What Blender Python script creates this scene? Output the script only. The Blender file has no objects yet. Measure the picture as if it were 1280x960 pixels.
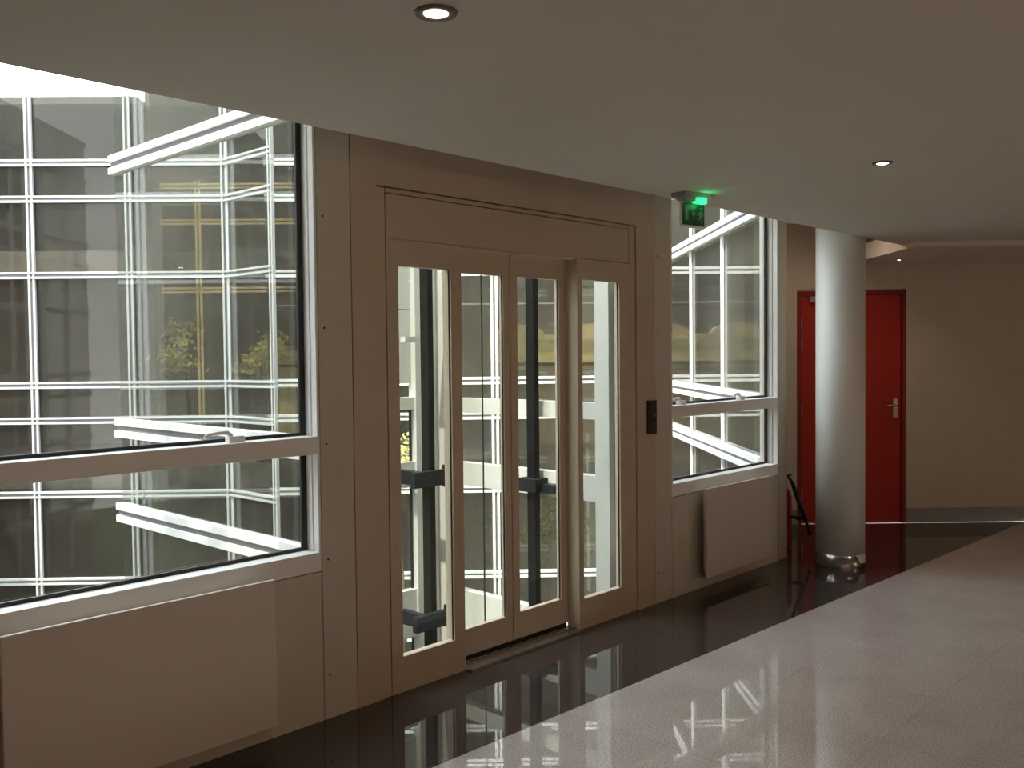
import bpy, bmesh, math, random
from mathutils import Vector, Matrix
random.seed(7)
S = bpy.context.scene
COL = S.collection
R2 = math.sqrt(0.5)

# ------------------------------------------------------------------ materials
def mat(name, col, rough=0.5, metal=0.0, spec=0.5, noise=0.0, nscale=40.0, emit=None, estr=0.0, bump=0.0):
    m = bpy.data.materials.new(name); m.use_nodes = True
    nt = m.node_tree; b = nt.nodes['Principled BSDF']
    b.inputs['Base Color'].default_value = (*col, 1)
    b.inputs['Roughness'].default_value = rough
    b.inputs['Metallic'].default_value = metal
    b.inputs['Specular IOR Level'].default_value = spec
    if emit:
        b.inputs['Emission Color'].default_value = (*emit, 1)
        b.inputs['Emission Strength'].default_value = estr
    if noise or bump:
        tc = nt.nodes.new('ShaderNodeTexCoord'); n = nt.nodes.new('ShaderNodeTexNoise')
        n.inputs['Scale'].default_value = nscale; n.inputs['Detail'].default_value = 4
        nt.links.new(tc.outputs['Object'], n.inputs['Vector'])
        if noise:
            r = nt.nodes.new('ShaderNodeValToRGB')
            r.color_ramp.elements[0].position = 0.3; r.color_ramp.elements[1].position = 0.7
            r.color_ramp.elements[0].color = (*[c * (1 - noise) for c in col], 1)
            r.color_ramp.elements[1].color = (*[min(1, c * (1 + noise)) for c in col], 1)
            nt.links.new(n.outputs['Fac'], r.inputs['Fac'])
            nt.links.new(r.outputs['Color'], b.inputs['Base Color'])
        if bump:
            bp = nt.nodes.new('ShaderNodeBump'); bp.inputs['Strength'].default_value = bump
            nt.links.new(n.outputs['Fac'], bp.inputs['Height'])
            nt.links.new(bp.outputs['Normal'], b.inputs['Normal'])
    return m

def glass(name, tint, reflect, veil=0.0, veil_col=(.7, .7, .68)):
    """sheet glazing: tinted see-through + mirror reflection by Fresnel + a little diffuse veil"""
    m = bpy.data.materials.new(name); m.use_nodes = True
    nt = m.node_tree; nt.nodes.clear()
    out = nt.nodes.new('ShaderNodeOutputMaterial')
    tr = nt.nodes.new('ShaderNodeBsdfTransparent'); tr.inputs['Color'].default_value = (*tint, 1)
    gl = nt.nodes.new('ShaderNodeBsdfGlossy'); gl.inputs['Roughness'].default_value = 0.0
    gl.inputs['Color'].default_value = (1, 1, 1, 1)
    lw = nt.nodes.new('ShaderNodeLayerWeight'); lw.inputs['Blend'].default_value = .5
    pw = nt.nodes.new('ShaderNodeMath'); pw.operation = 'POWER'; pw.inputs[1].default_value = 5.0
    nt.links.new(lw.outputs['Facing'], pw.inputs[0])
    ad = nt.nodes.new('ShaderNodeMath'); ad.operation = 'MULTIPLY_ADD'; ad.use_clamp = True
    ad.inputs[1].default_value = .95; ad.inputs[2].default_value = .035 + reflect
    nt.links.new(pw.outputs[0], ad.inputs[0])
    base = tr
    if veil:
        df = nt.nodes.new('ShaderNodeBsdfDiffuse'); df.inputs['Color'].default_value = (*veil_col, 1)
        mv = nt.nodes.new('ShaderNodeMixShader'); mv.inputs['Fac'].default_value = veil
        nt.links.new(tr.outputs[0], mv.inputs[1]); nt.links.new(df.outputs[0], mv.inputs[2]); base = mv
    mx = nt.nodes.new('ShaderNodeMixShader')
    nt.links.new(ad.outputs[0], mx.inputs['Fac'])
    nt.links.new(base.outputs[0], mx.inputs[1]); nt.links.new(gl.outputs[0], mx.inputs[2])
    nt.links.new(mx.outputs[0], out.inputs['Surface'])
    return m

def terrazzo(name, c_lo, c_hi, joint, tile, rough, fleck_scale=260):
    m = bpy.data.materials.new(name); m.use_nodes = True
    nt = m.node_tree; b = nt.nodes['Principled BSDF']; L = nt.links.new
    tc = nt.nodes.new('ShaderNodeTexCoord')
    n1 = nt.nodes.new('ShaderNodeTexNoise'); n1.inputs['Scale'].default_value = fleck_scale; n1.inputs['Detail'].default_value = 3
    n2 = nt.nodes.new('ShaderNodeTexNoise'); n2.inputs['Scale'].default_value = 3; n2.inputs['Detail'].default_value = 5
    L(tc.outputs['Object'], n1.inputs['Vector']); L(tc.outputs['Object'], n2.inputs['Vector'])
    r = nt.nodes.new('ShaderNodeValToRGB'); r.color_ramp.elements[0].position = .36; r.color_ramp.elements[1].position = .58
    r.color_ramp.elements[0].color = (*c_lo, 1); r.color_ramp.elements[1].color = (*c_hi, 1)
    L(n1.outputs['Fac'], r.inputs['Fac'])
    mx = nt.nodes.new('ShaderNodeMix'); mx.data_type = 'RGBA'; mx.blend_type = 'MULTIPLY'; mx.inputs[0].default_value = .5
    L(r.outputs['Color'], mx.inputs[6]); 
    r2 = nt.nodes.new('ShaderNodeValToRGB'); r2.color_ramp.elements[0].position = .3; r2.color_ramp.elements[1].position = .7
    r2.color_ramp.elements[0].color = (.7, .7, .7, 1); r2.color_ramp.elements[1].color = (1, 1, 1, 1)
    L(n2.outputs['Fac'], r2.inputs['Fac']); L(r2.outputs['Color'], mx.inputs[7])
    br = nt.nodes.new('ShaderNodeTexBrick'); br.offset = 0.0
    br.inputs['Color1'].default_value = (1, 1, 1, 1); br.inputs['Color2'].default_value = (.93, .93, .93, 1)
    br.inputs['Mortar'].default_value = (joint, joint, joint, 1)
    br.inputs['Scale'].default_value = 1.0; br.inputs['Mortar Size'].default_value = .0025
    br.inputs['Brick Width'].default_value = tile; br.inputs['Row Height'].default_value = tile
    L(tc.outputs['Object'], br.inputs['Vector'])
    m2 = nt.nodes.new('ShaderNodeMix'); m2.data_type = 'RGBA'; m2.blend_type = 'MULTIPLY'; m2.inputs[0].default_value = 1
    L(mx.outputs[2], m2.inputs[6]); L(br.outputs['Color'], m2.inputs[7])
    L(m2.outputs[2], b.inputs['Base Color'])
    b.inputs['Roughness'].default_value = rough; b.inputs['Specular IOR Level'].default_value = .9
    return m

M = {}
M['wall'] = mat('wall_paint', (.60, .55, .47), .55, noise=.03, nscale=8)
M['lift'] = mat('lift_paint', (.56, .46, .365), .42, noise=.03, nscale=6)
M['liftleaf'] = mat('lift_leaf_paint', (.58, .47, .37), .38)
M['ceil'] = mat('ceiling_paint', (.66, .61, .56), .8, noise=.02, nscale=5)
M['frame'] = mat('white_frame_paint', (.88, .87, .85), .4)
M['seam'] = mat('dark_joint', (.03, .024, .02), .8)
M['gasket'] = mat('black_rubber', (.012, .012, .014), .5)
M['rad'] = mat('radiator_enamel', (.66, .59, .52), .35)
M['red'] = mat('red_door_paint', (.42, .018, .008), .6, noise=.04, nscale=3)
M['redframe'] = mat('red_frame_paint', (.26, .010, .006), .6)
M['steel'] = mat('brushed_steel', (.55, .54, .52), .25, 1.0)
M['chrome'] = mat('chrome', (.30, .29, .28), .22, 1.0)
M['dsteel'] = mat('dark_painted_steel', (.008, .008, .008), .6, 0.0, .15, noise=.3, nscale=25)
M['bsteel'] = mat('dark_blue_grey_steel', (.012, .014, .018), .5, 0.0, .2)
M['column'] = mat('column_paint', (.78, .78, .76), .5)
M['black'] = mat('black_plastic', (.01, .01, .011), .35)
M['extred'] = mat('extinguisher_red', (.35, .012, .012), .3)
M['grey'] = mat('grey_plastic', (.32, .31, .30), .5)
M['plate'] = mat('dark_bronze_plate', (.07, .05, .045), .35, .6)
M['green'] = mat('sign_green', (.002, .055, .02), .35)
M['signwhite'] = mat('sign_faded_white', (.16, .24, .17), .5)
M['greenlamp'] = mat('green_lamp', (.02, .6, .2), .3, emit=(.03, 1.0, .28), estr=1.6)
M['lamp'] = mat('lamp_lens', (1, 1, 1), .3, emit=(1, .86, .68), estr=14)
M['lampring'] = mat('lamp_trim', (.16, .13, .11), .4)
M['outlamp'] = mat('far_lamp', (1, 1, 1), .3, emit=(1, .92, .75), estr=2.5)
M['floor'] = terrazzo('light_granite', (.33, .29, .27), (.62, .56, .53), .80, .60, .012, 170)
M['border'] = terrazzo('dark_granite', (.035, .027, .024), (.070, .053, .047), .85, .60, .022, 120)
M['border'].node_tree.nodes['Principled BSDF'].inputs['Specular IOR Level'].default_value = .55
M['glass'] = glass('window_glass', (.93, .94, .93), .0, .01)
M['liftglass'] = glass('lift_glass', (.92, .93, .91), .0, .008)
M['shaftglass'] = glass('shaft_glass', (.80, .82, .80), .01, .015)
M['facglass'] = glass('facade_glass', (.70, .70, .67), -.018, .02, (.5, .48, .44))
M['wingglass'] = glass('wing_glass', (.60, .61, .58), .0, .03, (.5, .48, .44))
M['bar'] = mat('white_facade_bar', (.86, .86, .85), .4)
M['dimbar'] = mat('dimmed_facade_bar', (.44, .44, .44), .45)  # the white bars again, their dimming behind glass put into the colour
M['gap'] = mat('grey_facade_gap', (.16, .16, .17), .5)
M['gold'] = mat('golden_bar', (.95, .74, .42), .5)
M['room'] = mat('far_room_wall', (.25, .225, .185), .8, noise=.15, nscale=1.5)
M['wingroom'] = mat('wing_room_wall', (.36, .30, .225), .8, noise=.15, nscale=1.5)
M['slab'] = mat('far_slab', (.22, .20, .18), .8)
M['stone'] = mat('golden_stone', (.92, .70, .38), .8, noise=.25, nscale=7)
M['shaftwhite'] = mat('shaft_white', (.62, .62, .58), .5, noise=.05, nscale=4)
M['pit'] = mat('pit_concrete', (.36, .36, .34), .9, noise=.15, nscale=4)
M['leaf'] = mat('leaf_green', (.26, .30, .09), .6, noise=.4, nscale=9)
M['leafgold'] = mat('leaf_yellow_green', (.80, .66, .28), .6, noise=.4, nscale=9)
M['bark'] = mat('bark', (.12, .09, .06), .9)
M['pot'] = mat('planter_grey', (.25, .24, .22), .7)
M['grass'] = mat('courtyard_lawn', (.07, .085, .03), .9, noise=.4, nscale=6)
M['back'] = mat('back_wall_paint', (.58, .50, .42), .7)

# ------------------------------------------------------------------ helpers
class MB:
    def __init__(s): s.v = []; s.f = []
    def raw(s, vs, fs):
        o = len(s.v); s.v += [Vector(v) for v in vs]; s.f += [[i + o for i in f] for f in fs]; return s
    def box(s, x0, x1, y0, y1, z0, z1):
        return s.raw([(x0,y0,z0),(x1,y0,z0),(x1,y1,z0),(x0,y1,z0),(x0,y0,z1),(x1,y0,z1),(x1,y1,z1),(x0,y1,z1)],
                     [(0,3,2,1),(4,5,6,7),(0,1,5,4),(1,2,6,5),(2,3,7,6),(3,0,4,7)])
    def obox(s, o, u, a0, a1, b0, b1, z0, z1):
        """box in a plan frame: origin o, axis u, second axis w = u turned left"""
        w = (-u[1], u[0])
        P = lambda a, b, z: (o[0]+a*u[0]+b*w[0], o[1]+a*u[1]+b*w[1], z)
        return s.raw([P(a0,b0,z0),P(a1,b0,z0),P(a1,b1,z0),P(a0,b1,z0),P(a0,b0,z1),P(a1,b0,z1),P(a1,b1,z1),P(a0,b1,z1)],
                     [(0,3,2,1),(4,5,6,7),(0,1,5,4),(1,2,6,5),(2,3,7,6),(3,0,4,7)])
    def prism(s, pts, z0, z1):
        n = len(pts)
        return s.raw([(p[0],p[1],z0) for p in pts]+[(p[0],p[1],z1) for p in pts],
                     [list(range(n))[::-1], list(range(n,2*n))]+[(i,(i+1)%n,n+(i+1)%n,n+i) for i in range(n)])
    def lathe(s, c, prof, n=32):
        """prof: (r, z) list, axis z through c"""
        vs = []; fs = []
        for r, z in prof:
            for k in range(n):
                a = 2*math.pi*k/n; vs.append((c[0]+r*math.cos(a), c[1]+r*math.sin(a), c[2]+z))
        for j in range(len(prof)-1):
            for k in range(n):
                fs.append((j*n+k, j*n+(k+1)%n, (j+1)*n+(k+1)%n, (j+1)*n+k))
        if prof[0][0] > 1e-6: fs.append(list(range(n))[::-1])
        if prof[-1][0] > 1e-6: fs.append([(len(prof)-1)*n+k for k in range(n)])
        return s.raw(vs, fs)
    def tube(s, pts, rad, n=10):
        pts = [Vector(p) for p in pts]; rr = rad if isinstance(rad, (list, tuple)) else [rad]*len(pts)
        vs = []; fs = []
        for i, p in enumerate(pts):
            t = (pts[min(i+1,len(pts)-1)] - pts[max(i-1,0)]).normalized()
            a = t.cross(Vector((0,0,1)));
            if a.length < .05: a = t.cross(Vector((1,0,0)))
            a.normalize(); b = t.cross(a)
            for k in range(n):
                q = 2*math.pi*k/n; vs.append(p + a*rr[i]*math.cos(q) + b*rr[i]*math.sin(q))
        for i in range(len(pts)-1):
            for k in range(n): fs.append((i*n+k, i*n+(k+1)%n, (i+1)*n+(k+1)%n, (i+1)*n+k))
        fs.append(list(range(n))[::-1]); fs.append([(len(pts)-1)*n+k for k in range(n)])
        return s.raw(vs, fs)
    def build(s, name, m, parent=None, bevel=0.0, smooth=False):
        me = bpy.data.meshes.new(name)
        off = parent_loc(parent)
        me.from_pydata([v - off for v in s.v], [], s.f); me.update()
        bm = bmesh.new(); bm.from_mesh(me)
        bmesh.ops.recalc_face_normals(bm, faces=bm.faces)
        if bevel:
            bmesh.ops.bevel(bm, geom=list(bm.edges), offset=bevel, segments=2, affect='EDGES', profile=.5)
        bm.to_mesh(me); bm.free()
        if smooth:
            for p in me.polygons: p.use_smooth = len(p.vertices) <= 4
        me.materials.append(m)
        o = bpy.data.objects.new(name, me); COL.objects.link(o)
        if parent is not None: o.parent = parent
        return o

def parent_loc(p):
    v = Vector((0,0,0))
    while p is not None: v = v + Vector(p.location); p = p.parent
    return v
def thing(name, loc, label=None, cat=None, group=None, kind=None):
    o = bpy.data.objects.new(name, None); COL.objects.link(o); o.location = loc; o.empty_display_size = .1
    return tag(o, label, cat, group, kind)
def tag(o, label=None, cat=None, group=None, kind=None):
    if label: o['label'] = label
    if cat: o['category'] = cat
    if group: o['group'] = group
    if kind: o['kind'] = kind
    return o
def struct(o, label, cat): return tag(o, label, cat, kind='structure')
def box(name, m, parent, *b, bevel=0.0): return MB().box(*b).build(name, m, parent, bevel)

# ------------------------------------------------------------------ the setting: floor, ceilings, walls
YB = -6.2; XL = -2.6
corner = (6.357, 0.0)
ru = (.7, -.714)                                             # along the red wall, to the right
P0 = (7.67, .57)                                             # left edge of the red door
rw_l = (7.302, .945)
t_end = (YB - P0[1]) / ru[1]
rw_r = (P0[0] + ru[0]*t_end, YB)

bd = [(XL, -.52), (2.705, -.685), (6.343, -.80), (9.2, -.89)]
MB().prism([(XL, YB), (rw_r[0], YB), (9.05, -.885), (6.343, -.80), (2.705, -.685), (XL, -.52)], -.12, 0).build('floor', M['floor'])
struct(bpy.data.objects['floor'], 'light speckled polished stone floor in front of the dark border', 'floor')
MB().prism([(XL, -.52), (2.705, -.685), (6.343, -.80), (9.05, -.885), (P0[0]-.005, P0[1]-.005), rw_l, corner, (6.35, .02), (XL, .02)], -.12, 0).build('floor_border', M['border'])
struct(bpy.data.objects['floor_border'], 'dark polished stone floor strip along the window wall', 'floor')

MB().prism([(XL, YB), (rw_r[0], YB), (9.0, -.56), (XL, -.56)], 2.31, 2.795).build('ceiling', M['ceil'])
struct(bpy.data.objects['ceiling'], 'smooth lowered ceiling with recessed lamps', 'ceiling')
MB().prism([(XL, -.558), (8.78, -.558), (8.6, -.35), (7.32, .95), (6.36, .16), (XL, .16)], 2.64, 2.76).build('ceiling_upper', M['ceil'])
struct(bpy.data.objects['ceiling_upper'], 'higher strip of ceiling above the windows and the round column', 'ceiling')
# dropped soffit in front of the red wall
cf = (.7255, .6875); cr = (.6876, -.7261)
def camplan(x, z): return (cr[0]*x + cf[0]*z, -3.2387 + cr[1]*x + cf[1]*z)
MB().prism([camplan(2.92, 6.75), camplan(4.6, 6.75), camplan(4.6, 8.06), camplan(2.92, 8.06)], 2.275, 2.41).build('ceiling_soffit', M['ceil'])
struct(bpy.data.objects['ceiling_soffit'], 'small lowered soffit in front of the red door', 'ceiling')
box('roof', M['slab'], None, XL-.2, 10.8, YB-.2, .16, 2.80, 2.95)
struct(bpy.data.objects['roof'], 'flat roof slab over the hall', 'roof')

# window wall: pillars, low panels, seams
w = struct(thing('wall_window', (3.5, 0, 0)), 'beige panelled wall holding the windows', 'wall')
for a, b in ((2.256, 2.426), (4.673, 4.845)):
    p = box('pillar_panel', M['wall'], w, a, b, 0, .15, 0, 2.64, bevel=.002)
    sx = a + .028
    for z in (2.11, 1.646, 1.161, .675, .186):
        MB().raw(*(lambda c, r: ([(c[0]+r*math.cos(q*math.pi/4), -.0015, c[1]+r*math.sin(q*math.pi/4)) for q in range(8)]+[(c[0]+r*math.cos(q*math.pi/4), .001, c[1]+r*math.sin(q*math.pi/4)) for q in range(8)], [list(range(8))]+[(i,(i+1)%8,8+(i+1)%8,8+i) for i in range(8)]))((sx, z), .005)).build('screw', M['seam'], p)
box('pillar_panel', M['wall'], w, 6.226, 6.357, 0, .15, 0, 2.64, bevel=.002)
box('pillar_panel', M['wall'], w, .76, .896, 0, .15, 0, 2.64, bevel=.002)
for a, b in ((.90, 2.252), (4.849, 6.222)):
    box('low_panel', M['wall'], w, a, b, 0, .15, 0, .628, bevel=.0015)
for a, b in ((2.426, 2.43), (4.669, 4.673), (2.252, 2.256), (4.845, 4.849), (6.222, 6.226), (.896, .90)):
    box('joint', M['seam'], w, a, b, .012, .14, 0, .62 if a in (2.252, 4.845, 6.222, .896) else 2.64)
box('wall_left', M['wall'], None, XL-.15, .755, 0, .15, 0, 2.795); struct(bpy.data.objects['wall_left'], 'plain wall left of the windows', 'wall')
box('wall_side', M['back'], None, XL-.15, XL, YB, 0, 0, 2.795); struct(bpy.data.objects['wall_side'], 'plain side wall of the hall', 'wall')
box('wall_back', M['back'], None, XL-.15, rw_r[0]+.1, YB-.15, YB, 0, 2.795); struct(bpy.data.objects['wall_back'], 'plain wall behind the viewer', 'wall')
MB().obox(corner, (R2, R2), .005, 1.345, .0, .095, 0, 2.795).build('wall_wing', M['wall']); struct(bpy.data.objects['wall_wing'], 'short wall returning from the window wall to the red door wall', 'wall')
# red door wall: pieces around the door opening (b axis points to the left of ru = outward)
wr = struct(thing('wall_far', (P0[0], P0[1], 0)), 'beige wall around the red door', 'wall')
DW = .955
MB().obox(P0, ru, -.62, -.004, 0, .15, 0, 2.795).build('wall_panel', M['wall'], wr)
MB().obox(P0, ru, -.004, DW+.004, 0, .15, 2.066, 2.795).build('wall_panel', M['wall'], wr)
MB().obox(P0, ru, DW+.004, t_end, 0, .15, 0, 2.795).build('wall_panel', M['wall'], wr)
MB().obox(P0, ru, -.50, -.01, -.014, -.001, 0, .13).build('baseboard_far', M['grey']); struct(bpy.data.objects['baseboard_far'], 'grey skirting left of the red door', 'skirting')
MB().obox(P0, ru, DW+.01, t_end-.3, -.014, -.001, 0, .13).build('baseboard_right', M['grey']); struct(bpy.data.objects['baseboard_right'], 'grey skirting right of the red door', 'skirting')

# red door
d = struct(thing('door_1', (P0[0], P0[1], 0)), 'red painted door half hidden by the round column', 'door')
MB().obox(P0, ru, 0, .03, -.012, .10, 0, 2.055).obox(P0, ru, DW-.03, DW, -.012, .10, 0, 2.055).obox(P0, ru, 0, DW, -.012, .10, 2.02, 2.055).build('door_frame', M['redframe'], d)
MB().obox(P0, ru, .034, DW-.034, .012, .055, .012, 2.016).build('door_leaf', M['red'], d, .002)
for z in (1.772, 1.583, 1.006, .248):
    MB().lathe((P0[0]+ru[0]*.036-.006*.714, P0[1]+ru[1]*.036-.006*.7, z-.05), [(.009,0),(.009,.10)], 12).build('hinge', M['steel'], d)
MB().obox(P0, ru, .10, .34, -.035, .012, 1.955, 2.005).build('door_closer', M['steel'], d, .004)
h = MB().obox(P0, ru, .85, .89, .004, .012, .93, 1.10).build('handle_plate', M['steel'], d, .002)
def rp(a, b, z): return (P0[0]+ru[0]*a-b*.714*0+(.714*b), P0[1]+ru[1]*a+.7*b, z)
MB().tube([rp(.87,.012,1.04), rp(.87,-.045,1.04), rp(.855,-.055,1.04), rp(.76,-.055,1.04)], .009).build('handle_lever', M['steel'], h, smooth=True)
MB().obox(P0, ru, .03, DW-.03, .0, .06, .0, .008).build('threshold', M['steel'], d)

# ------------------------------------------------------------------ windows
def window(name, x0, x1, label, handles):
    wn = struct(thing(name, ((x0+x1)/2, 0, .632)), label, 'window')
    f = MB()
    for a, b in ((x0, x0+.012), (x1-.012, x1)):
        f.box(a, b, 0, .036, .712, 2.636)
    f.build('window_frame', M['frame'], wn, .0015)
    s = MB()
    for a, b in ((x0+.001, x0+.014), (x1-.014, x1-.001)):
        s.box(a, b, .0415, .083, .712, 1.123).box(a, b, .0415, .083, 1.196, 2.636)
    s.build('window_sash', M['frame'], wn, .0015)
    box('window_sill', M['frame'], wn, x0, x1, 0, .14, .632, .712, bevel=.0025)
    box('transom', M['frame'], wn, x0+.012, x1-.012, 0, .12, 1.122, 1.196, bevel=.0025)
    g = MB()
    for z0, z1 in ((.712, 1.122), (1.196, 2.636)):
        g.box(x0+.014, x0+.040, .080, .092, z0, z1).box(x1-.040, x1-.014, .080, .092, z0, z1)
        g.box(x0+.040, x1-.040, .080, .092, z0, z0+.014)
    g.build('gasket', M['gasket'], wn)
    box('window_pane', M['glass'], wn, x0+.03, x1-.03, .0925, .0965, .715, 1.12)
    box('window_pane', M['glass'], wn, x0+.03, x1-.03, .0925, .0965, 1.198, 2.636)
    for hx in handles:
        hb = MB().box(hx-.006, hx+.062, .026, .066, 1.1955, 1.222).build('window_handle', M['frame'], wn, .006)
        MB().tube([(hx+.01,.044,1.220),(hx-.01,.040,1.236),(hx-.05,.030,1.238),(hx-.10,.020,1.234),(hx-.118,.014,1.224)], [.010,.010,.008,.007,.006]).build('lever', M['frame'], hb, smooth=True)
    return wn
window('window_1', .90, 2.252, 'large white framed window left of the lift, with a handle on its transom', (1.862,))
window('window_2', 4.849, 6.222, 'white framed window right of the lift, behind the exit sign', (5.0, 5.74))

# ------------------------------------------------------------------ lift entrance
e = thing('lift_entrance', (3.55, 0, 0), 'beige lift entrance with glazed sliding doors between two windows', 'lift')
s = MB().box(2.43, 2.572, 0, .12, 0, 2.275).box(4.489, 4.669, 0, .12, 0, 2.275).box(2.43, 4.669, 0, .12, 2.275, 2.64)
s.build('surround', M['lift'], e)
MB().box(2.576, 2.620, .008, .10, 0, 2.270).box(4.426, 4.485, .008, .10, 0, 2.270).box(2.624, 4.422, .008, .10, 2.250, 2.270).build('inner_frame', M['lift'], e, .002)
box('header_panel', M['lift'], e, 2.624, 4.422, .008, .088, 2.050, 2.246, bevel=.002)
MB().box(2.572, 4.489, .030, .035, 2.05, 2.277).box(2.572, 2.624, .030, .035, 0, 2.1).box(4.42, 4.489, .030, .035, 0, 2.1).build('shadow_joint', M['seam'], e)
def glazed(name, m, x0, x1, y0, y1, z0, z1, gx0, gx1, gz0, gz1):
    fr = MB().box(x0, gx0, y0, y1, z0, z1).box(gx1, x1, y0, y1, z0, z1).box(gx0, gx1, y0, y1, z0, gz0).box(gx0, gx1, y0, y1, gz1, z1).build(name, m, e)
    yc = (y0+y1)/2
    box('glass_pane', M['liftglass'], fr, gx0, gx1, yc-.003, yc+.003, gz0, gz1)
    MB().box(gx0, gx0+.004, yc-.008, yc-.003, gz0, gz1).box(gx1-.004, gx1, yc-.008, yc-.003, gz0, gz1).build('glazing_bead', M['gasket'], fr)
    return fr
glazed('side_panel', M['lift'], 2.624, 3.078, .006, .044, 0, 2.046, 2.690, 3.010, .162, 1.930)
glazed('side_panel', M['lift'], 3.948, 4.422, .006, .044, 0, 2.046, 3.990, 4.330, .166, 1.934)
glazed('door_leaf', M['liftleaf'], 3.062, 3.503, .092, .122, .030, 2.060, 3.145, 3.455, .163, 1.930)
glazed('door_leaf', M['liftleaf'], 3.508, 3.962, .092, .122, .030, 2.060, 3.560, 3.893, .168, 1.932)
box('shade_strip', M['gasket'], e, 3.081, 3.945, .098, .126, .0095, .034)  # dark strip in place of the shadow under the door leaves
MB().box(3.0705, 3.078, .0445, .0915, .0, 2.046).box(3.948, 3.9555, .0445, .0915, 0, 2.046).build('door_jamb', M['lift'], e)
box('door_edge_seal', M['gasket'], e, 3.503, 3.508, .096, .128, .03, 2.05)
MB().box(3.08, 3.946, -.035, .14, .0, .009).box(3.08, 3.946, -.03, -.02, .009, .012).box(3.08, 3.946, .03, .05, .009, .012).box(3.08, 3.946, .075, .088, .009, .012).build('sill_plate', M['steel'], e)
c = thing('call_panel', (4.617, 0, 1.04), 'small dark lift call button plate on the right of the lift entrance', 'call button panel')
box('plate', M['plate'], c, 4.582, 4.655, -.026, -.0005, 1.04, 1.243, bevel=.004)
for z in (1.155, 1.105):
    MB().tube([(4.622, -.026, z), (4.622, -.031, z)], .012, 16).build('button', M['steel'], c)

# ------------------------------------------------------------------ radiators
def radiator(x0, x1, z0, z1, label):
    r = thing('radiator', ((x0+x1)/2, 0, z0), label, 'radiator', 'flat panel radiators under the windows')
    box('front_panel', M['rad'], r, x0, x1, -.100, -.082, z0, z1, bevel=.004)
    box('heating_panel', M['rad'], r, x0+.04, x1-.04, -.080, -.045, z0+.03, z1-.04, bevel=.006)
    for x in (x0+.2, x1-.2):
        box('wall_bracket', M['grey'], r, x-.02, x+.02, -.046, -.0005, z0+.10, z1-.10)
    g = MB()
    n = int((x1-x0-.08)/.03)
    for k in range(n): g.box(x0+.045+k*.03, x0+.062+k*.03, -.081, -.046, z1-.038, z1-.030)
    g.build('top_grille', M['rad'], r)
    return r
radiator(.985, 1.968, .088, .664, 'flat beige panel radiator under the large left window')
radiator(5.092, 5.914, .092, .664, 'flat beige panel radiator under the right window beside the round column')

# ------------------------------------------------------------------ round column
cx, cy = 6.408, -.381
c = thing('round_column', (cx, cy, 0), 'smooth white round column in front of the red door', 'column')
MB().lathe((cx, cy, 0), [(.167,.085),(.167,2.638)], 64).build('shaft', M['column'], c, smooth=True)
b = MB(); n = 64
vs = []; fs = []
for k in range(n):
    a = 2*math.pi*k/n
    vs += [(cx+.173*math.cos(a), cy+.173*math.sin(a), 0), (cx+.173*math.cos(a), cy+.173*math.sin(a), .095), (cx+.166*math.cos(a), cy+.166*math.sin(a), .095)]
for k in range(n):
    i, j = 3*k, 3*((k+1)%n)
    fs += [(i, j, j+1, i+1), (i+1, j+1, j+2, i+2)]
b.raw(vs, fs).build('metal_base_ring', M['chrome'], c, smooth=True)
# bare patch where the ring is cut away at the foot of the column
q = MB(); vs = []; fs = []; K = 12
for k in range(K+1):
    a = math.radians(-118 + 34*k/K); low = .088 - .05*min(1, max(0, (k-1)/3))
    vs += [(cx+.1745*math.cos(a), cy+.1745*math.sin(a), .10), (cx+.1745*math.cos(a), cy+.1745*math.sin(a), low)]
for k in range(K): fs.append((2*k, 2*k+1, 2*k+3, 2*k+2))
q.raw(vs, fs).build('plaster_patch', M['column'], c, smooth=True)

# ------------------------------------------------------------------ fire extinguisher behind the wall corner
ex, ey = 6.657, .194
x = thing('fire_extinguisher', (ex, ey, 0), 'red fire extinguisher with black hose standing behind the wall corner', 'fire extinguisher')
MB().lathe((ex, ey, 0), [(.055,0),(.070,.01),(.072,.03),(.072,.40),(.065,.44),(.035,.475),(.022,.485),(.022,.50)], 28).build('cylinder_body', M['extred'], x, smooth=True)
MB().lathe((ex, ey, .50), [(.026,0),(.026,.035),(.012,.045)], 16).build('valve', M['black'], x, smooth=True)
rx, ry = cr
fx, fy = cf
def el(r, f, z): return (ex+rx*r+fx*f, ey+ry*r+fy*f, z)
MB().tube([el(-.01,0,.535), el(.03,-.03,.565), el(.055,-.05,.58)], [.012,.011,.009]).build('squeeze_grip', M['black'], x, smooth=True)
MB().tube([el(.0,0,.52), el(.030,-.06,.57), el(.055,-.09,.51), el(.085,-.12,.40), el(.115,-.14,.30), el(.135,-.15,.245)], [.010,.012,.015,.017,.017,.014]).build('hose', M['black'], x, smooth=True)
MB().tube([el(.135,-.15,.25), el(.148,-.155,.20), el(.160,-.16,.16), el(.166,-.165,.135)], [.012,.009,.012,.017]).build('nozzle', M['black'], x, smooth=True)
MB().tube([el(.05,-.05,.255), el(.09,-.10,.25), el(.135,-.15,.262)], [.010,.016,.016]).build('hose_clip', M['black'], x, smooth=True)

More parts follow.
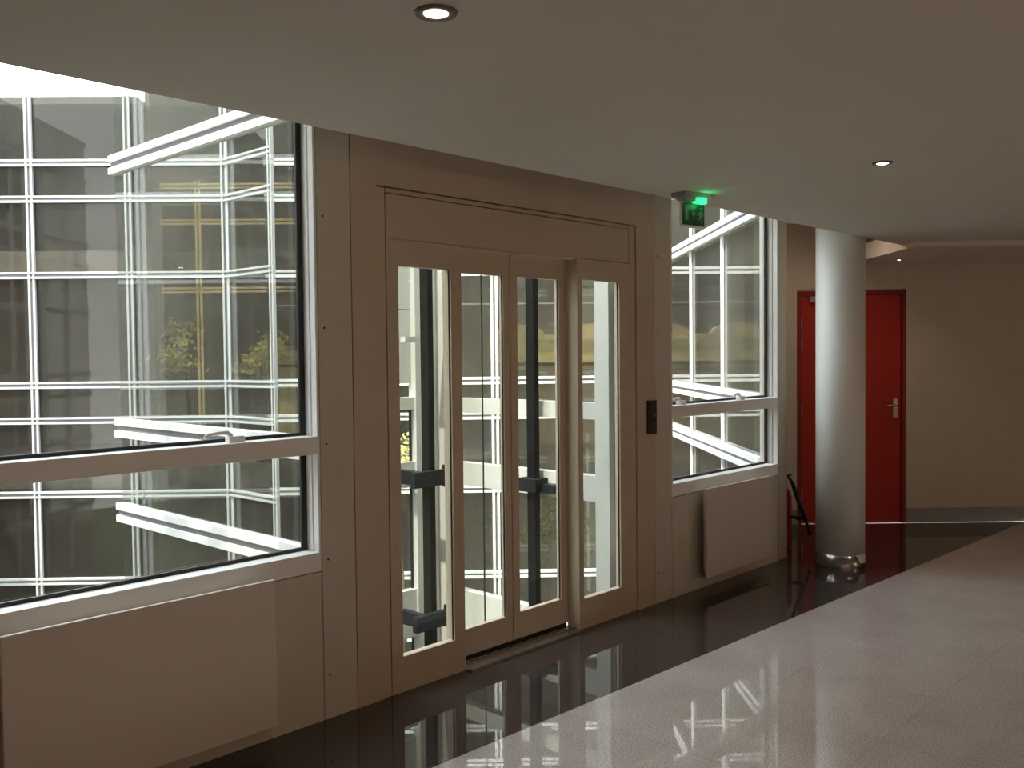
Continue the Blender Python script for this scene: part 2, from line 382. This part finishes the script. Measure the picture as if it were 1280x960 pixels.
# ------------------------------------------------------------------ exit sign
sx, sy, sz = 3.965, -.715, 2.31
su = (.985, -.174)
g = thing('exit_sign', (sx, sy, sz), 'small green emergency exit sign with running figure hanging from the ceiling', 'exit sign')
MB().obox((sx, sy), su, -.095, .115, -.045, .05, 2.286, 2.3098).build('mounting_base', M['grey'], g, .003)
MB().obox((sx, sy), su, -.075, .075, -.03, .03, 2.268, 2.286).build('lens_strip', M['grey'], g, .003)
lam = MB().obox((sx, sy), su, -.005, .068, -.040, .03, 2.258, 2.2857).build('green_lamp', M['greenlamp'], g, .006)
MB().obox((sx, sy), su, -.083, .083, -.008, .006, 2.140, 2.266).build('white_backplate', M['frame'], g, .002)
MB().obox((sx, sy), su, -.078, .078, -.011, -.0085, 2.152, 2.262).build('green_face', M['green'], g)
pic = MB()
pl = -.0125
def pq(a0, a1, z0, z1): pic.obox((sx, sy), su, a0, a1, pl, -.0112, z0, z1)
def pt(pts, wd):
    for (a, z), (b_, z2) in zip(pts, pts[1:]):
        dx, dz = b_-a, z2-z; Ln = math.hypot(dx, dz); nx, nz = -dz/Ln*wd, dx/Ln*wd
        q = [(a+nx, z+nz), (a-nx, z-nz), (b_-nx, z2-nz), (b_+nx, z2+nz)]
        vs = [(sx+su[0]*k[0]+su[1]*-0+(-su[1])*bb*1.0, sy+su[1]*k[0]+su[0]*bb, k[1]) for bb in (pl, -.0112) for k in q]
        pic.raw(vs, [(0,1,2,3),(7,6,5,4),(0,4,5,1),(1,5,6,2),(2,6,7,3),(3,7,4,0)])
pq(-.062, -.038, 2.175, 2.242)
pt([(.022, 2.208), (-.010, 2.208)], .0035); pt([(.002, 2.222), (-.012, 2.208), (.002, 2.194)], .0035)
pt([(.052, 2.222), (.048, 2.198)], .006); pt([(.048, 2.198), (.058, 2.184), (.054, 2.166)], .0035); pt([(.047, 2.198), (.038, 2.184), (.028, 2.182)], .0035)
pt([(.053, 2.222), (.066, 2.212), (.070, 2.200)], .0028); pt([(.051, 2.222), (.040, 2.214), (.036, 2.204)], .0028)
pq(.047, .058, 2.230, 2.241)
pic.build('pictogram', M['signwhite'], g)

# ------------------------------------------------------------------ recessed ceiling lamps
def downlight(x, y, label, z=2.31, r=.05, power=26, m='lamp', cone=105):
    t = thing('downlight', (x, y, z), label, 'ceiling lamp', 'recessed ceiling lamps')
    MB().lathe((x, y, z), [(r*.56,-.001),(r*.62,-.006),(r*.95,-.006),(r,-.0005)], 32).build('trim_ring', M['lampring'], t, smooth=True)
    MB().lathe((x, y, z), [(.0001,-.0085),(r*.35,-.008),(r*.56,-.0045),(r*.56,-.001)], 28).build('lamp_lens', M[m], t, smooth=True)
    if power:
        l = bpy.data.lights.new('downlight_beam', 'SPOT'); l.energy = power; l.spot_size = math.radians(cone); l.spot_blend = 1.0
        l.color = (1, .76, .56); l.shadow_soft_size = .04
        o = bpy.data.objects.new('downlight_beam', l); COL.objects.link(o); o.parent = t; o.location = (0, 0, -.03)
    return t
PW = 13
downlight(1.446, -1.642, 'recessed ceiling lamp above the lift entrance, the larger lit one', power=PW)
downlight(3.90, -1.68, 'recessed ceiling lamp beyond the exit sign, near the round column', r=.042, power=PW)
for (xx, yy) in ((-1.0, -1.65), (6.35, -1.72), (1.45, -4.2), (3.9, -4.2), (6.35, -4.2), (-1.0, -4.2)):
    downlight(xx, yy, 'recessed ceiling lamp in the rest of the hall', power=PW)
downlight(6.95, -.02, 'added unseen fill lamp in the higher ceiling behind the column, hidden by the lowered ceiling', z=2.64, r=.042, power=13, cone=178)  # added out of view to brighten the red wall and soffit
downlight(7.80, -.26, 'tiny recessed lamp in the soffit by the red door', z=2.275, r=.022, power=3)

# unseen globe lamps added on the rear wall as warm fill
def fill_lamp(x, y, z, nx, ny, label, power):
    t = thing('fill_lamp', (x, y, z), label, 'added fill lamp', 'added unseen fill globes in the rear of the hall')
    MB().tube([(x, y, z), (x+nx*.02, y+ny*.02, z)], .06, 24).build('wall_rose', M['steel'], t)
    MB().tube([(x+nx*.02, y+ny*.02, z), (x+nx*.08, y+ny*.08, z-.01), (x+nx*.13, y+ny*.13, z+.02)], .01).build('arm', M['steel'], t, smooth=True)
    cxx, cyy, cz = x+nx*.13, y+ny*.13, z+.14
    MB().lathe((cxx, cyy, cz), [(.12*math.sin(math.pi*k/12)+1e-5, -.12*math.cos(math.pi*k/12)) for k in range(13)], 24).build('globe', M['globe'], t, smooth=True)
    l = bpy.data.lights.new('globe_fill', 'POINT'); l.energy = power; l.color = (1, .74, .53); l.shadow_soft_size = .12
    o = bpy.data.objects.new('globe_fill', l); COL.objects.link(o); o.parent = t; o.location = (nx*.30, ny*.30, .14)
M['globe'] = mat('globe_glass', (1, .95, .88), .3, emit=(1, .80, .60), estr=1.5)
for xx in (-.6, 2.6, 6.9):
    fill_lamp(xx, YB+.001, 1.45, 0, 1, 'added unseen globe fill lamp on the wall behind the viewer', 17)

# ------------------------------------------------------------------ glazed lift shaft outside
t = thing('lift_shaft', (3.55, 1.1, -3.3), 'glazed white lift shaft outside behind the lift doors', 'lift shaft')
XS0, XS1, YS = 2.30, 4.80, 2.02
def pair_x(mb, X, y0, y1, z):           # paired bars of a band on the plane x = X, facing both ways
    mb.box(X-.03, X+.02, y0, y1, z+.016, z+.052); mb.box(X-.03, X+.02, y0, y1, z-.052, z-.016)
rows = (2.61, 1.135, .655, -.33, -1.9, -2.4)
for z in rows:
    mb = MB(); pair_x(mb, XS0, .17, YS, z); tr = mb.build('shaft_transom', M['bar'], t)
    box('bar_gap', M['gap'], tr, XS0-.014, XS0+.01, .17, YS, z-.016, z+.016)
box('shaft_glass', M['shaftglass'], t, XS0-.004, XS0+.004, .17, YS-.03, -3.2, 5.9)
# right side, seen through the doors: flat bands and posts
for z0, z1 in ((2.54, 2.66), (1.095, 1.205), (.555, .725), (-.78, -.24)):
    box('shaft_band', M['shaftwhite'], t, XS1-.03, XS1+.05, .541, 1.899, z0, z1)
box('shaft_post', M['shaftwhite'], t, XS1-.03, XS1+.05, .425, .54, -3.3, 3.6)
box('shaft_post', M['shaftwhite'], t, XS1-.085, XS1+.05, 1.90, YS, -3.3, 3.6)
box('shaft_post', M['shaftwhite'], t, 4.47, 4.545, YS-.05, YS+.03, -3.3, 3.6)
box('shaft_post', M['dsteel'], t, XS1-.06, XS1+.03, .33, .36, -.05, 2.0)
box('shaft_glass', M['liftglass'], t, XS1+.006, XS1+.012, .54, 1.90, -3.2, 3.6)
bk = MB().box(3.90, 4.47, YS, YS+.04, 1.32, 1.86).box(3.90, 4.47, YS, YS+.04, 1.865, 2.12).box(3.90, 4.47, YS, YS+.04, 2.125, 2.9).box(4.545, 4.72, YS-.01, YS+.04, -3.3, 3.6)
bk.build('back_cladding', M['shaftwhite'], t)
for z0, z1 in ((1.13, 1.22), (.56, .745), (-.55, -.20), (-1.5, -1.4)):
    box('shaft_band', M['shaftwhite'], t, 4.05, 4.47, YS-.03, YS+.03, z0, z1)
box('shaft_glass', M['shaftglass'], t, 4.05, 4.45, YS+.004, YS+.01, -3.2, 1.13)
box('glazing_gasket', M['gasket'], t, 4.45, 4.462, YS-.004, YS+.012, -3.2, 1.13)
box('stay_arm', M['shaftwhite'], t, 4.30, 4.60, YS-.14, YS-.09, 1.62, 1.66)
def rail(name, x, y, wx, wy, label, brackets):
    r = thing(name, (x, y, -3.3), label, 'guide rail', 'lift guide rails')
    MB().box(x-wx, x+wx, y-wy, y-wy*.3, -3.29, 3.4).box(x-wx*.35, x+wx*.35, y-wy*.3, y+wy, -3.29, 3.4).build('rail_profile', M['dsteel'], r)
    for mb in brackets:
        mb.build('rail_bracket', M['bsteel'], r, .003)
    return r
bb = []
for z in (.65, -.37):
    bb.append(MB().box(4.22, 4.52, 1.70, 1.748, z-.055, z+.055).box(4.52, 4.58, 1.69, 1.752, z-.075, z+.085).box(4.58, 4.61, 1.70, 1.72, z-.01, z+.01).box(4.30, 4.35, 1.748, 1.98, z-.05, z+.05))
rail('guide_rail', 4.425, 1.80, .026, .05, 'dark vertical lift guide rail with two brackets seen through the left side pane', bb)
rail('guide_rail', 4.70, 1.03, .025, .042, 'thick dark vertical lift guide rail seen through the right door leaf', [MB().box(4.64, 4.77, .95, 1.12, .59, .68).box(4.70, 4.768, .84, .95, .585, .645)])
cb = thing('lift_cable', (4.098, .9, -3.3), 'thin black lift cable hanging behind the left door leaf', 'cable')
MB().tube([(4.098, .9, -3.3), (4.098, .9, 3.4)], .005, 8).build('cable_strand', M['black'], cb)
box('shaft_pit', M['pit'], None, XS0+.06, XS1-.12, .2, 1.78, -3.36, -3.3)
tag(bpy.data.objects['shaft_pit'], 'concrete pit floor at the bottom of the lift shaft', 'pit floor', kind='structure')
box('wall_outside', M['room'], None, XL, 6.25, .155, .165, -3.4, -.02); struct(bpy.data.objects['wall_outside'], 'outer wall of the storey below the hall', 'wall')

# ------------------------------------------------------------------ courtyard facades
def facade(name, label, o, u, L, verts, rows, z0, z1, gm, face, bar=.036, gap=.030, deep=.05, slabs=True, depth=4.0, end=False, bm_='bar', mb_=None):
    """o start, u direction in plan; courtyard on the +w side when face=1, -w side when face=-1 (w = u turned left)"""
    b = thing(name, (o[0]+u[0]*L/2, o[1]+u[1]*L/2, z0), label, 'building')
    def ob(mb, a0, a1, d0, d1, za, zb):
        lo, hi = sorted((d0*face, d1*face)); mb.obox(o, u, a0, a1, lo, hi, za, zb)
    for z in rows:
        mb = MB()
        ob(mb, 0, L, 0, deep, z+gap/2, z+gap/2+bar); ob(mb, 0, L, 0, deep, z-gap/2-bar, z-gap/2)
        tr = mb.build('transom', M[bm_], b)
        mb = MB(); ob(mb, 0, L, .001, deep*.5, z-gap/2, z+gap/2); mb.build('transom_gap', M['gap'], tr)
    if mb_: bar, gap, deep = mb_
    for a in verts:
        mb = MB()
        ob(mb, a-gap/2-bar, a-gap/2, 0, deep*.9, z0, z1); ob(mb, a+gap/2, a+gap/2+bar, 0, deep*.9, z0, z1)
        ml = mb.build('mullion', M[bm_], b)
        mb = MB(); ob(mb, a-gap/2, a+gap/2, .001, deep*.4, z0, z1); mb.build('mullion_gap', M['gap'], ml)
    mb = MB(); ob(mb, 0, L, -.012, -.004, z0, z1); mb.build('glazing', gm, b)
    if slabs:
        for k in range(-1, 3):
            zz = 3.05*k
            if z0 < zz < z1 + .1:
                mb = MB(); ob(mb, 0, L, -depth, -.50, zz-.32, zz); mb.build('floor_slab', M['slab'], b)
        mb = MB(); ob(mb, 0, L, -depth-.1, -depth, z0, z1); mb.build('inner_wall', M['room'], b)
        if end:
            mb = MB(); ob(mb, L-.06, L, -depth, -.30, z0, z1-.1); mb.build('end_wall', M['room'], b)
        mb = MB(); ob(mb, 0, L, -depth-.1, -.014, z1-.10, z1); mb.build('roof', M['slab'], b)
    return b, ob
NF = 10.61
def nm(n_, m_): return (n_*R2 - m_*R2, n_*R2 + m_*R2)
rows_far = (4.18, 3.69, 2.66, 1.165, .68, -.335, -1.53, -2.4, 5.75)
# far side, straight run behind the lift: from the right wing to the bay
fa, ob = facade('glass_building', 'glazed building across the courtyard with white mullions, seen through the lift doors', nm(NF, -4.38), (-R2, R2), 5.10,
       (1.98, 3.5), rows_far, -3.3, 8.0, M['facglass'], 1)
mb = MB(); ob(mb, 0.05, 5.1, -.05, -.02, 2.215, 2.235); mb.build('blind_rail', M['bar'], fa)
for da, db, za, zb, nme in ((-4.1, -4.0, -3.3, 8.0, 'inner_wall'), (-4.1, -.1, 7.9, 8.0, 'roof'), (-4.0, -.3, -.32, 0, 'floor_slab'), (-4.0, -.3, 2.73, 3.05, 'floor_slab')):
    mb = MB(); ob(mb, 5.10, 5.62, da, db, za, zb); mb.build(nme, M['room' if 'w' in nme else 'slab'], fa)
# left run, beyond the bay
facade('glass_building', 'tall glazed building across the courtyard left of the bay corner, seen through the left window', nm(NF, 1.25), (-R2, R2), 1.17,
       (.01, ), rows_far, -3.3, 8.0, M['facglass'], 1, end=True, bar=.028, gap=.036, bm_='dimbar')
facade('glass_building', 'lower glazed building across the courtyard at the left edge of the left window', nm(NF, 2.43), (-R2, R2), 3.2,
       (.13, 1.45, 2.75), rows_far[:-1], -3.3, 5.08, M['facglass'], 1, end=True, bar=.028, gap=.036, bm_='dimbar')
# bay: slanting face towards the viewer and its return
pb0, pb1 = nm(NF, 1.25), nm(NF-.80, .42)
Lb = math.dist(pb0, pb1); ub = ((pb1[0]-pb0[0])/Lb, (pb1[1]-pb0[1])/Lb)
facade('glass_bay', 'slanting glazed bay of the courtyard building behind the left window', pb0, ub, Lb, (Lb-.03,), rows_far, -3.3, 8.0, M['facglass'], -1, slabs=False, bar=.028, gap=.036, bm_='dimbar')
# right wing
fw, ow = facade('glass_wing', 'glazed wing with bright white bands running away outside the right window', (6.28, .14), (R2, R2), 6.0,
       (1.19, 2.43, 3.67, 4.9), (2.59, 1.155, .68, -.34, 3.70, 4.2, -1.9), -3.3, 8.0, M['wingglass'], 1, bar=.045, gap=.03, slabs=False, mb_=(.016, .008, .022))
mb = MB(); ow(mb, 1.6, 6.0, -3.0, -.02, 7.9, 8.0); mb.build('roof', M['slab'], fw)
mb = MB(); ow(mb, 5.9, 6.0, -2.9, -.1, -3.3, 7.9); mb.build('end_wall', M['wingroom'], fw)
for k in (-1, 1, 2):
    mb = MB(); ow(mb, 1.6, 6.0, -3.0, -.1, 3.05*k-.32, 3.05*k); mb.build('floor_slab', M['slab'], fw)
mb = MB(); ow(mb, 1.75, 6.0, -2.9, -.1, -.32, 0); mb.build('floor_slab', M['slab'], fw)
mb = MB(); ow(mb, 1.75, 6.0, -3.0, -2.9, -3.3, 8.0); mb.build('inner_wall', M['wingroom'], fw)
# left wing and fourth side close the courtyard (they show in the reflections)
fl, ol = facade('glass_wing', 'glazed left wing closing the courtyard, outside the view', (.72, .18), (-R2, R2), 5.9, (1.2, 2.4, 3.6, 4.8), (2.59, 1.155, .68, -.34, -1.9, 3.70, 4.2), -3.3, 5.2, M['wingglass'], -1, bar=.045, slabs=False)
mb = MB(); ol(mb, .6, 5.9, -1.6, -1.5, 3.0, 5.2); ol(mb, .6, 5.9, -1.6, -1.5, -3.3, 2.7); mb.build('inner_wall', M['room'], fl)
fu, ou = facade('exterior_storey', 'glazed upper storey above the hall, outside the view', (.75, .16), (1, 0), 5.6, (1.2, 2.4, 3.6, 4.8), (5.6, 4.2, 3.7, 7.0), 3.0, 8.0, M['wingglass'], 1, bar=.045, slabs=False)
mb = MB(); ou(mb, 0, 5.6, -1.6, -1.5, 3.0, 8.0); mb.build('inner_wall', M['room'], fu)

o4 = (.72 - 7.65*R2 + .12, .18 + 5.92*R2 + 1.75*R2 + .12)
fq, oq = facade('glass_block', 'glazed fourth side closing the courtyard, outside the view', o4, (R2, R2), 9.7, (1.2, 2.4, 3.6, 4.8, 6.0, 7.2, 8.4), (2.59, 1.155, .68, -.34, -1.9, 3.70, 4.2, 5.7, 6.6), -3.3, 6.6, M['wingglass'], -1, bar=.045, slabs=False)
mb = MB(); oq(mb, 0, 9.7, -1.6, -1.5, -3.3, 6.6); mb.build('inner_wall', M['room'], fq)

# golden bars added behind the far glass, standing in for a reflection
for (m0, m1, n_, zs, mv) in (((.30, 2.25, 10.95, (3.92, 3.42, 2.47, 1.15), 1.73),)):
    gf = thing('golden_reflection', (*nm(n_, (m0+m1)/2), 0), 'golden bars standing in for a reflection in the glass across the courtyard, seen through the left window', 'reflection stand-in')
    for z in zs:
        MB().obox(nm(n_, m0), (-R2, R2), 0, m1-m0, 0, .03, z+.012, z+.040).obox(nm(n_, m0), (-R2, R2), 0, m1-m0, 0, .03, z-.040, z-.012).build('rail', M['gold'], gf)
    for mm in (mv, m0+.02):
        MB().obox(nm(n_, mm), (-R2, R2), -.04, -.012, 0, .03, 0, 4.0).obox(nm(n_, mm), (-R2, R2), .012, .04, 0, .03, 0, 4.0).build('stile', M['gold'], gf)
# golden stone added behind the far glass in place of its reflection
def arch_wall(m0, m1, n_, z0, z1, label, arches):
    o = thing('reflected_stone', (*nm(n_, (m0+m1)/2), z0), label, 'stone wall')
    pts = []
    zb = 1.30 if arches else z0
    MB().obox(nm(n_, m0), (-R2, R2), 0, m1-m0, -.25, 0, zb, z1).build('stone_face', M['stone'], o)
    if arches: MB().obox(nm(n_, m0), (-R2, R2), 0, m1-m0, -.25, 0, z0, zb).build('plinth', M['wingroom'], o)
    MB().obox(nm(n_, m0), (-R2, R2), -.03, m1-m0+.03, -.28, .05, 1.36, 1.40).build('string_course', M['bark'], o)
    K = 10
    for ac, aw in arches:
        top = []
        for k in range(K+1):
            a = math.pi*k/K; top.append((ac-aw*math.cos(a), z1-.001+aw*.4*math.sin(a)))
        w_ = (-R2, R2); base = nm(n_, 0)
        vs = [(base[0]+w_[0]*p[0]+dd*(-R2), base[1]+w_[1]*p[0]+dd*(-R2), p[1]) for dd in (-.25, 0) for p in top]
        n2 = K+1
        MB().raw(vs, [list(range(n2)), list(range(n2, 2*n2))[::-1]]+[(i, (i+1)%n2, n2+(i+1)%n2, n2+i) for i in range(n2)]).build('arch_head', M['stone'], o)
arch_wall(-4.3, -2.35, 11.12, 0.0, 1.80, 'golden stone wall with arched top standing in for a reflection in the far glass, seen through the lift doors', ((-2.75, .38), (-3.85, .40)))
arch_wall(.55, .93, 12.0, .0, 1.62, 'narrow golden stone pier standing in for a reflection among the leaves behind the left window', ())

# ------------------------------------------------------------------ planting
def tree(name, base, h, r, n, m, label, stem=.03, pot=True, squash=.7):
    t = thing(name, base, label, 'tree')
    bx, by, bz = base
    if pot: MB().lathe((bx, by, bz), [(.12,0),(.17,.30),(.18,.32),(.15,.32),(.14,.28),(.001,.28)], 20).build('planter', M['pot'], t, smooth=True)
    MB().tube([(bx, by, bz+.02), (bx+.03, by, bz+h*.4), (bx-.02, by+.02, bz+h*.75)], [stem, stem*.8, stem*.4]).build('trunk', M['bark'], t, smooth=True)
    mb = MB()
    clumps = [(random.uniform(-r, r)*.8, random.uniform(-r, r)*.5, random.uniform(-r, r)*squash) for _ in range(9)]
    for _ in range(n):
        c0 = random.choice(clumps)
        p = Vector((bx, by, bz+h-r*squash)) + Vector(c0) + Vector((random.gauss(0, r*.22), random.gauss(0, r*.22), random.gauss(0, r*.16)))
        a = Vector((random.gauss(0,1), random.gauss(0,1), random.gauss(0,.5))).normalized()
        b_ = a.cross(Vector((random.gauss(0,1), random.gauss(0,1), random.gauss(0,1)))).normalized()
        l, wd = random.uniform(.05, .09), random.uniform(.015, .03)
        mb.raw([p, p+a*l*.5+b_*wd, p+a*l, p+a*l*.5-b_*wd], [(0,1,2,3)])
    mb.build('foliage', m, t)
    return t
tree('reflected_tree', (*nm(11.3, 2.05), 0), 1.95, .42, 800, M['leafgold'], 'yellow green potted tree standing in for foliage reflected in the far glass, left of the golden stile')  # potted trees added in place of leaves mirrored in the far glass
tree('reflected_tree', (*nm(11.3, .95), 0), 1.85, .40, 900, M['leafgold'], 'leafy potted tree standing in for reflected foliage behind the slanting bay, beside the narrow golden stone pier')
tree('reflected_tree', (*nm(11.3, -.15), 0), 1.45, .38, 420, M['leaf'], 'low green potted tree standing in for foliage reflected in the far glass beside the bay')
tree('garden_tree', (*nm(11.6, -3.0), -3.05), 2.6, .8, 900, M['leaf'], 'green bushy tree on the lower storey seen through the right door leaf', pot=False)
tree('garden_tree', (*nm(9.4, -1.2), -3.3), 3.75, .5, 500, M['leafgold'], 'slim tree in the courtyard seen through the left side pane of the lift', pot=False)
MB().prism([(-12, .15), (18, .15), (22, 14), (6, 26), (-14, 20)], -3.6, -3.36).build('ground', M['grass'])
struct(bpy.data.objects['ground'], 'grassy courtyard ground one storey below', 'ground')

# ------------------------------------------------------------------ light
W = bpy.data.worlds.new('World'); S.world = W; W.use_nodes = True
nt = W.node_tree; bg = nt.nodes['Background']
sk = nt.nodes.new('ShaderNodeTexCoord'); gr = nt.nodes.new('ShaderNodeSeparateXYZ'); rmp = nt.nodes.new('ShaderNodeValToRGB')
nt.links.new(sk.outputs['Generated'], gr.inputs['Vector']); nt.links.new(gr.outputs['Z'], rmp.inputs['Fac'])
rmp.color_ramp.elements[0].position = 0.0; rmp.color_ramp.elements[0].color = (.98, .97, .94, 1)
rmp.color_ramp.elements[1].position = 1.0; rmp.color_ramp.elements[1].color = (.78, .88, 1.0, 1)
nt.links.new(rmp.outputs['Color'], bg.inputs['Color']); bg.inputs['Strength'].default_value = 8.8
sun = bpy.data.lights.new('sun', 'SUN'); sun.energy = 9.0; sun.angle = math.radians(1.0); sun.color = (1, .93, .80)
so = bpy.data.objects.new('sun', sun); COL.objects.link(so)
az, elv = math.radians(8), math.radians(57)
dirv = Vector((math.cos(az)*math.cos(elv), math.sin(az)*math.cos(elv), -math.sin(elv)))
so.rotation_euler = dirv.to_track_quat('-Z', 'Y').to_euler(); so.location = (-5, -5, 12)
gl = bpy.data.lights.new('sign_glow', 'POINT'); gl.energy = .12; gl.color = (.1, 1, .35); gl.shadow_soft_size = .02
go = bpy.data.objects.new('sign_glow', gl); COL.objects.link(go); go.parent = g; go.location = (.03, -.06, -.05)

# ------------------------------------------------------------------ camera
cam = bpy.data.cameras.new('camera'); co = bpy.data.objects.new('camera', cam); COL.objects.link(co)
cam.sensor_fit = 'HORIZONTAL'; cam.sensor_width = 36; cam.lens = 1164.2/1280*36; cam.clip_start = .05; cam.clip_end = 200
r_ = Vector((.6876, -.7261, -.0104)).normalized(); f_ = Vector((.7255, .6875, -.0324)); f_ = (f_ - r_*f_.dot(r_)).normalized(); u_ = r_.cross(f_)
mw = Matrix((( r_.x, u_.x, -f_.x, 0), (r_.y, u_.y, -f_.y, -3.2387), (r_.z, u_.z, -f_.z, 1.53), (0, 0, 0, 1)))
co.matrix_world = mw
S.camera = co
S.view_settings.view_transform = 'Standard'; S.view_settings.look = 'None'
S.view_settings.exposure = 0.0; S.view_settings.gamma = 1.0; S.view_settings.use_curve_mapping = False
S.cycles.use_denoising = True
S.cycles.max_bounces = 10; S.cycles.diffuse_bounces = 6; S.cycles.transparent_max_bounces = 24
S.cycles.sample_clamp_indirect = 6.0
